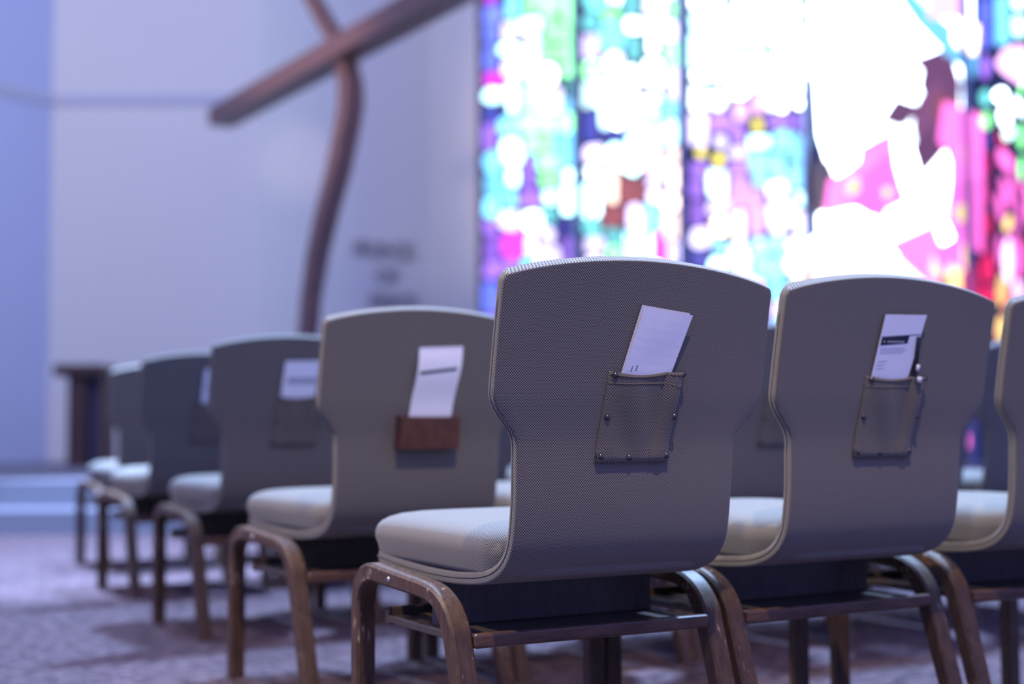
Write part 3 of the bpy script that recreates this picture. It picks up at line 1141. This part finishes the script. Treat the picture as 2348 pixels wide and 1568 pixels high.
def make_pocket(parent, with_rivets=True):
    NU, NV = 22, 16
    vs, fs, uvs = [], [], []
    g = {}
    for side in (0, 1):
        for j in range(NV + 1):
            for i in range(NU + 1):
                u, v = i / NU, j / NV
                x, z = pk(u, v)
                if v > 0.97:
                    z -= 0.004 * math.sin(PI * min(1, u / SEAM)) * (1 if u < SEAM else 0) + 0.002 * math.sin(3 * u)
                off = pk_off(u, v) - side * 0.0018
                g[side, i, j] = len(vs)
                vs.append(back_point(x, z, off))
    def face(a, b, c, d, uv):
        fs.append((a, b, c, d))
        uvs.append(uv)
    for side in (0, 1):
        for j in range(NV):
            for i in range(NU):
                q = [(i, j), (i + 1, j), (i + 1, j + 1), (i, j + 1)]
                face(*[g[side, a, b] for a, b in q], [(a / NU * 0.14, b / NV * 0.145) for a, b in q])
    for j in range(NV):
        for i in (0, NU):
            face(g[0, i, j], g[0, i, j + 1], g[1, i, j + 1], g[1, i, j], [(0, j * .009), (0, j * .009 + .009), (.002, j * .009 + .009), (.002, j * .009)])
    for i in range(NU):
        for j in (0, NV):
            face(g[0, i, j], g[0, i + 1, j], g[1, i + 1, j], g[1, i, j], [(i * .006, 0), (i * .006 + .006, 0), (i * .006 + .006, .002), (i * .006, .002)])
    p = MB().add(vs, fs, uvs).build('pocket', M['pocket'], parent)
    # raised hem along the mouth and a stitched welt down the pen sleeve, a folded edge along the foot
    def strip(name, path, r):
        MB().tube(path, r, 6).build(name, M['pocket_trim'], p)
    strip('hem', [back_point(pk(u, 0.965)[0], pk(u, 0.965)[1] - 0.004 * math.sin(PI * min(1, u / SEAM)) * (1 if u < SEAM else 0), pk_off(u, 0.965) - 0.0002)
                  for u in [k / 16 for k in range(17)]], 0.0017)
    strip('hem', [back_point(pk(u, 0.865)[0], pk(u, 0.865)[1] - 0.005 * math.exp(-((u - 0.9) / 0.07) ** 2), pk_off(u, 0.865) - 0.0003)
                  for u in [k / 16 for k in range(17)]], 0.0013)
    strip('welt', [back_point(*pk(SEAM + 0.005 - 0.02 * (1 - v), v), pk_off(SEAM, v) + 0.0001) for v in [k / 10 * 0.86 for k in range(11)]], 0.0012)
    strip('hem', [back_point(*pk(u, 0.02), 0.0028) for u in [k / 12 for k in range(13)]], 0.0022)
    strip('hem', [back_point(*pk(0.0, v), 0.0022) for v in [k / 8 for k in range(9)]], 0.0014)
    strip('hem', [back_point(*pk(1.0, v), 0.0022) for v in [k / 8 for k in range(9)]], 0.0014)
    if with_rivets:
        for u, v in ((0.055, 0.955), (0.965, 0.97), (0.055, 0.50), (0.945, 0.51), (0.045, 0.065), (0.44, 0.05), (0.965, 0.065)):
            x, z = pk(u, v)
            off = pk_off(u, v)
            c = back_point(x, z, off - 0.001)
            y, zz, ny, nz = frame_at(s_of_z(z))
            dome(c, (0, -ny, -nz), 0.0055, 0.0050).build('rivet', M['steel'], p)
    return p


M['pocket_trim'] = plain('pocket_hem_fabric', (0.15, 0.125, 0.09), 0.95, noise=0.35, nscale=500)


def make_holder(parent):
    """wooden card holder screwed to the back"""
    L = lambda u, v: loc_on('A', u, v, 0.018)
    tlp, trp = L(917, 951), L(1052, 948)
    blp = L(915, 1028)
    x0, x1, z0, z1 = tlp.x, trp.x, blp.z, tlp.z
    h = empty_part = None
    def slab(xa, xb, o0, o1, za, zb):
        vs = []
        for o in (o0, o1):
            for x, z in ((xa, za), (xb, za), (xb, zb), (xa, zb)):
                vs.append(back_point(x, z, o))
        return MB().add(vs, [(0, 1, 2, 3), (7, 6, 5, 4), (0, 4, 5, 1), (1, 5, 6, 2), (2, 6, 7, 3), (3, 7, 4, 0)], smooth=False)
    f = slab(x0, x1, 0.018, 0.028, z0, z1).build('card_holder', M['holder'], parent)
    slab(x0, x0 + 0.012, 0.0, 0.018, z0, z1).build('holder_side', M['holder'], f)
    slab(x1 - 0.012, x1, 0.0, 0.018, z0, z1).build('holder_side', M['holder'], f)
    slab(x0 + 0.012, x1 - 0.012, 0.0, 0.018, z0, z0 + 0.012).build('holder_base', M['holder'], f)
    return f


CH = {'1': (.178, 2.273, .515), '2': (.644, 2.546, .537), '3': (1.133, 2.803, .44), 'A': (-.214, 3.206, .555),
      'B': (-.654, 4.182, .526), 'C': (-1.1, 5.127, .531), 'D': (-1.467, 6.054, .524)}
ROWDIR = {'A': 33.5, 'B': 32.5, 'C': 31.5, 'D': 31.0}
for r in 'ABCD':
    a = math.radians(ROWDIR[r])
    for k in range(1, 6):
        CH['%s%d' % (r, k + 1)] = (CH[r][0] + 0.545 * k * math.cos(a), CH[r][1] + 0.545 * k * math.sin(a), CH[r][2] - 0.006 * k)


def loc_on(ch, u, v, off):
    """pixel -> chair coordinates on the surface off metres behind its back"""
    X, Y, th = CH[ch]
    c, s = math.cos(th), math.sin(th)
    r = ray(u, v)
    o = Vector((c * -X + s * -Y, s * X - c * Y, CAM_H))
    d = Vector((c * r.x + s * r.y, -s * r.x + c * r.y, r.z))
    z, p = 0.7, None
    for _ in range(25):
        q = back_point(0, z, off)
        p = o + d * ((q.y - o.y) / d.y)
        z = max(0.45, min(0.9, p.z))
    return p


def make_chair(name):
    t = empty(name)
    mb, TH = shell_mesh()
    sh = mb.build('seat_shell', M['fabric'], t)
    for sd in (-1, 1):
        MB().tube(seam_points(sd), 0.0016, 6).build('piping', M['piping'], sh)
    cp = [(0.014, 0.3695), (0.006, 0.3720), (0.003, 0.379), (0.001, 0.391), (-0.003, 0.404), (-0.003, 0.415), (0.0, 0.425), (0.006, 0.434), (0.016, 0.441), (0.030, 0.4465),
          (0.05, 0.450), (0.08, 0.4525), (0.12, 0.4545), (0.16, 0.4555), (0.19, 0.456)]
    cushion_mesh(-0.2075, 0.2075, 0.028, 0.549, cp, 0.07).build('seat_cushion', M['fabric'], t)
    # front pad of the back, only seen from the side or the front
    pad = []
    NXp, NZp = 12, 12
    vs, fs, uvs = [], [], []
    for j in range(NZp + 1):
        for i in range(NXp + 1):
            u, v = i / NXp, j / NZp
            z = 0.475 + (0.835 - 0.475) * v
            y, zz, ny, nz = frame_at(s_of_z(z))
            w = half_width(zz, y) - 0.012
            if v > 0.93:
                w -= 0.01
            x = -w + 2 * w * u
            edge = min(1.0, min(u, 1 - u) * 7, min(v, 1 - v) * 6)
            off = 0.020 + 0.030 * math.sqrt(max(0.0, edge))
            vs.append(Vector((x, y + ny * off, zz + nz * off)))
    for j in range(NZp):
        for i in range(NXp):
            q = [(i, j), (i + 1, j), (i + 1, j + 1), (i, j + 1)]
            fs.append(tuple(b * (NXp + 1) + a for a, b in q))
            uvs.append([(a * 0.035, b * 0.03) for a, b in q])
    MB().add(vs, fs, uvs).build('back_cushion', M['fabric'], t)
    for sd in (-1, 1):
        xa, xb = sorted((sd * 0.2625, sd * 0.226))
        fr = frame_mesh(xa, xb).build('leg_frame', M['wood'], t)
        for yy, zz in ((0.325, 0.3475), (0.22, 0.341)):
            if sd < 0 and yy < 0.3:
                continue
            dome((sd * 0.2623, yy, zz), (sd, 0, 0), 0.0048, 0.003, 8, 3).build('bolt', M['bolt'], fr)
    # rack under the seat
    MB().box(-RX, RX, 0.098, 0.405, 0.2625, 0.2755, 0.002).build('shelf', M['rack'], t)
    MB().box(-RX, RX, 0.080, 0.1005, 0.2600, 0.2825, 0.004).build('rear_rail', M['rail'], t)
    MB().box(-RX, RX, 0.404, 0.420, 0.258, 0.290, 0.003).build('front_rail', M['rack'], t)
    MB().box(-0.214, 0.214, 0.236, 0.258, 0.2755, 0.3465, 0.002).build('rack_panel', M['rack'], t)
    for yy in (0.30, 0.42):
        MB().box(-RX, RX, yy, yy + 0.03, 0.332, 0.347, 0.002).build('seat_support', M['rack'], t)
    return t


LABELS = {
    '1': 'nearest grey woven chair with riveted pocket holding two blank white envelopes',
    '2': 'grey woven chair right of the nearest one, pocket holding a printed card and a pen',
    '3': 'grey woven chair cut off by the right edge of the photo in the nearest row',
    'A': 'grey aisle chair with a red-brown wooden card holder on its back',
    'A2': 'second-row grey chair beside the one with the wooden holder, mostly hidden by the nearest chair',
    'A3': 'second-row grey chair seen through the gap between the nearest chair and its neighbour',
    'A4': 'second-row grey chair almost hidden behind the chair with the pen',
    'A5': 'second-row grey chair seen in the narrow gap at the far right of the photo',
    'A6': 'second-row grey chair farthest right, behind the chair cut off by the photo edge',
    'B': 'grey aisle chair of the third row, white card with grey stripe in its pocket',
    'C': 'grey aisle chair of the fourth row, narrow sliver of white card showing at its right',
    'D': 'grey aisle chair of the farthest row, beside the wooden side table',
}
ORD = {2: 'second', 3: 'third', 4: 'fourth', 5: 'fifth', 6: 'sixth'}
RN = {'B': 'third row', 'C': 'fourth row', 'D': 'farthest row'}
for r in 'BCD':
    for k in range(2, 7):
        LABELS['%s%d' % (r, k)] = 'grey chair in the %s, %s from the left aisle' % (RN[r], ORD[k])
SKIP = {'A6', 'C6', 'D5', 'D6'}
for k in ('C4', 'C5', 'D2', 'D3', 'D4'):      # behind the others, nothing tells them apart
    LABELS[k] = 'grey chair of the two farthest rows, wholly hidden behind nearer chairs'
proto = make_chair('upholstered_chair')
pocket_proto = make_pocket(proto)
chairs = {}
for key in ['1'] + [k for k in CH if k != '1' and k not in SKIP]:
    if key == '1':
        c = proto
    else:
        c = copy_tree(proto)
        if key == 'A':
            for q in [x for x in c.children if x.name.startswith('pocket')]:
                for s in list(q.children):
                    bpy.data.objects.remove(s)
                bpy.data.objects.remove(q)
    X, Y, th = CH[key]
    c.location = (X, Y, 0)
    c.rotation_euler = (0, 0, th)
    tag(c, LABELS[key], 'chair', 'grey chairs set in rows')
    chairs[key] = c
make_holder(chairs['A'])


# ------------------------------------------------------------------ cards, envelopes, pen
def chair_empty(key, name, base):
    X, Y, th = CH[key]
    o = empty(name)
    m = Matrix.Translation((X, Y, 0)) @ Matrix.Rotation(th, 4, 'Z')
    o.matrix_world = m @ Matrix.Translation(base)
    return o


def sheet(parent, base, corners, name, mat, thick=0.0006, n=8, bow=None):
    """corners TL, TR, BR, BL in chair coordinates; bow(v) pushes the sheet towards the viewer"""
    TL, TR, BR, BL = [Vector(c) for c in corners]
    vs, fs = [], []
    nrm = (TR - TL).cross(BL - TL).normalized()
    if nrm.y > 0:
        nrm = -nrm
    g = {}
    for sd in (0, 1):
        for j in range(n + 1):
            for i in range(5):
                u, v = i / 4, j / n
                p = (TL.lerp(TR, u)).lerp(BL.lerp(BR, u), v)
                if bow:
                    p = p + nrm * bow(u, v)
                g[sd, i, j] = len(vs)
                vs.append(p - nrm * (sd * thick) - Vector(base))
    for sd in (0, 1):
        for j in range(n):
            for i in range(4):
                fs.append((g[sd, i, j], g[sd, i + 1, j], g[sd, i + 1, j + 1], g[sd, i, j + 1]))
    for j in range(n):
        for i in (0, 4):
            fs.append((g[0, i, j], g[0, i, j + 1], g[1, i, j + 1], g[1, i, j]))
    for i in range(4):
        for j in (0, n):
            fs.append((g[0, i, j], g[0, i + 1, j], g[1, i + 1, j], g[1, i, j]))
    return MB().add(vs, fs, smooth=False).build(name, M[mat], parent)


def quad_card(key, px4, off_top, off_bot, extend):
    """photo corners (TL, TR, BR, BL at the mouth of the pocket) -> sheet corners reaching extend m further down"""
    TL, TR = loc_on(key, *px4[0], off_top), loc_on(key, *px4[1], off_top)
    BR, BL = loc_on(key, *px4[2], off_bot), loc_on(key, *px4[3], off_bot)
    def ext(t, b):
        d = (b - t).normalized()
        p = b + d * extend
        q = back_point(p.x, p.z, 0.0022)
        return Vector((p.x, q.y, p.z))
    return TL, TR, BR, BL, ext(TR, BR), ext(TL, BL)


def print_strip(parent, base, corners, u0, v0, u1, v1, mat, name, du=0.0, bow=None, lift=0.0004):
    TL, TR, BR, BL = [Vector(c) for c in corners]
    nrm = (TR - TL).cross(BL - TL).normalized()
    if nrm.y > 0:
        nrm = -nrm
    vs = []
    for o in (lift, lift * 0.3):
        for u, v in ((u0, v0), (u1, v0 + du), (u1, v1 + du), (u0, v1)):
            p = (TL.lerp(TR, u)).lerp(BL.lerp(BR, u), v)
            if bow:
                p = p + nrm * bow(u, v)
            vs.append(p + nrm * o - Vector(base))
    return MB().add(vs, [(0, 1, 2, 3), (7, 6, 5, 4), (0, 4, 5, 1), (1, 5, 6, 2), (2, 6, 7, 3), (3, 7, 4, 0)],
                    smooth=False).build(name, M[mat], parent)


# two envelopes in the nearest pocket
px = [(1473.3, 699), (1582.4, 718.5), (1540, 850), (1426.7, 851)]
TL, TR, BR, BL, ER, EL = quad_card('1', px, 0.005, 0.0045, 0.055)
e = chair_empty('1', 'envelope', BL)
tag(e, 'rear cream-edged envelope peeking out behind the front one in the nearest pocket', 'envelope', 'envelopes in the nearest pocket')
sheet(e, BL, (TL, TR, ER, EL), 'envelope_sheet', 'cream', 0.0010)
px = [(1479.4, 705.8), (1589, 723.3), (1542.4, 850), (1431.5, 852)]
TL, TR, BR, BL, ER, EL = quad_card('1', px, 0.0095, 0.0065, 0.050)
e = chair_empty('1', 'envelope', BL)
tag(e, 'front blank white envelope standing in the pocket of the nearest chair', 'envelope', 'envelopes in the nearest pocket')
bw = lambda u, v: 0.0012 * math.sin(PI * u) * (1 - v) + 0.0008 * math.sin(2.5 * PI * v) * math.sin(PI * u)
sheet(e, BL, (TL, TR, ER, EL), 'envelope_sheet', 'paper', 0.0008, 10, bw)
fr_v = (BL - TL).length / (EL - TL).length
for k in range(3):
    for cidx, (cu, cl) in enumerate(((0.13, 0.028), (0.22, 0.036))):
        v = fr_v * (0.915 + 0.032 * k) - 0.008 * cidx
        print_strip(e, BL, (TL, TR, ER, EL), cu, v, cu + cl, v + 0.008, 'mark', 'print_mark', -0.004, bw)

# printed card in the pocket of chair 2
px = [(2031.6, 720.8), (2125.8, 722.4), (2085, 862), (2002, 856)]
TL, TR, BR, BL, ER, EL = quad_card('2', px, 0.0085, 0.0070, 0.05)
e = chair_empty('2', 'visitor_card', BL)
tag(e, 'white printed card with a black bar in the pocket of the right-hand chair', 'card', 'printed cards in chair pockets')
CC = (TL, TR, ER, EL)
sheet(e, BL, CC, 'card_sheet', 'paper', 0.0008)
fr_v = (BL - TL).length / (EL - TL).length
V = lambda t: fr_v * t
print_strip(e, BL, CC, 0.03, V(0.375), 0.98, V(0.388), 'mark', 'printed_line', V(-0.055))
print_strip(e, BL, CC, 0.035, V(0.395), 0.715, V(0.525), 'ink', 'printed_bar', V(-0.045))
xs = 0.09
for wd in (0.035, 0.0, 0.05, 0.045, 0.05, 0.045, 0.03, 0.05, 0.045):
    if wd:
        print_strip(e, BL, CC, xs, V(0.445), xs + wd, V(0.475), 'greyink', 'printed_letter', V(-0.004), None, 0.0008)
    xs += (wd or 0.03) + 0.018
for k, (wd, vv) in enumerate(((0.62, 0.57), (0.66, 0.61), (0.58, 0.65), (0.24, 0.80), (0.20, 0.86), (0.20, 0.92))):
    print_strip(e, BL, CC, 0.07, V(vv), 0.07 + wd, V(vv + 0.009), 'greyink', 'printed_line', V(-0.02))

# pen beside it
pt, pb = loc_on('2', 2107, 772, 0.0095), loc_on('2', 2097, 858, 0.0075)
pe = pb + (pb - pt).normalized() * 0.05
pe = Vector((pe.x, back_point(pe.x, pe.z, 0.0062).y, pe.z))
pn = chair_empty('2', 'pen', pb)
tag(pn, 'black pen with white clip tucked beside the printed card', 'pen')
MB().tube([pt - pb, (pt - pb) * 0.97, (pt - pb) * 0.5, Vector((0, 0, 0)), pe - pb], [0.0030, 0.0042, 0.0044, 0.0044, 0.0036], 10).build('barrel', M['pen'], pn)
c1, c2 = loc_on('2', 2106.5, 836, 0.0195), loc_on('2', 2103.5, 850, 0.0195)
MB().tube([c1 - pb, c2 - pb], 0.0030, 8).build('clip', M['white'], pn)
r1, r2 = pb + (pe - pb) * 0.10, pb + (pe - pb) * 0.30
MB().tube([r1 - pb + Vector((0, -0.0125, 0)), r2 - pb + Vector((0, -0.0125, 0))], 0.0045, 10).build('band', M['white'], pn)

# curling card in the wooden holder
px = [(969, 793), (1069, 790), (1034, 949), (938, 951)]
TL, TR = loc_on('A', *px[0], 0.012), loc_on('A', *px[1], 0.012)
BR, BL = loc_on('A', *px[2], 0.012), loc_on('A', *px[3], 0.012)
ER, EL = [Vector((p.x, back_point(0, p.z - 0.04, 0.010).y, p.z - 0.04)) for p in (BR, BL)]
e = chair_empty('A', 'visitor_card', BL)
tag(e, 'curling white card with a thin black line in the wooden holder', 'card', 'printed cards in chair pockets')
CC = (TL, TR, ER, EL)
bw = lambda u, v: -0.004 + 0.010 * math.sin(PI * min(1, v * 1.25)) * math.cos(v * 3.0) - 0.012 * (1 - v) ** 4 + 0.004 * (v < 0.001)
sheet(e, BL, CC, 'card_sheet', 'paper', 0.0008, 16, bw)
fr_v = (BL - TL).length / (EL - TL).length
for k in range(8):
    u0 = 0.06 + k * 0.105
    print_strip(e, BL, CC, u0, fr_v * (0.375 - 0.006 * k), u0 + 0.105, fr_v * (0.415 - 0.006 * k), 'ink', 'printed_line', fr_v * -0.006, bw, 0.0012)

# cards further forward
for key, px, lab in (('B', [(655, 828), (735, 827), (722, 923), (644, 919)], 'white card with a broad grey stripe in the pocket of the third-row aisle chair'),
                     ('C', [(471, 846), (536, 845), (525, 930), (462, 930)], 'sliver of white card in the pocket of the fourth-row aisle chair')):
    TL, TR, BR, BL, ER, EL = quad_card(key, px, 0.0095, 0.009, 0.04)
    e = chair_empty(key, 'visitor_card', BL)
    tag(e, lab, 'card', 'printed cards in chair pockets')
    CC = (TL, TR, ER, EL)
    sheet(e, BL, CC, 'card_sheet', 'paper', 0.0008)
    fr_v = (BL - TL).length / (EL - TL).length
    print_strip(e, BL, CC, 0.12, fr_v * 0.42, 0.97, fr_v * 0.58, 'greyink', 'printed_bar', -0.01)
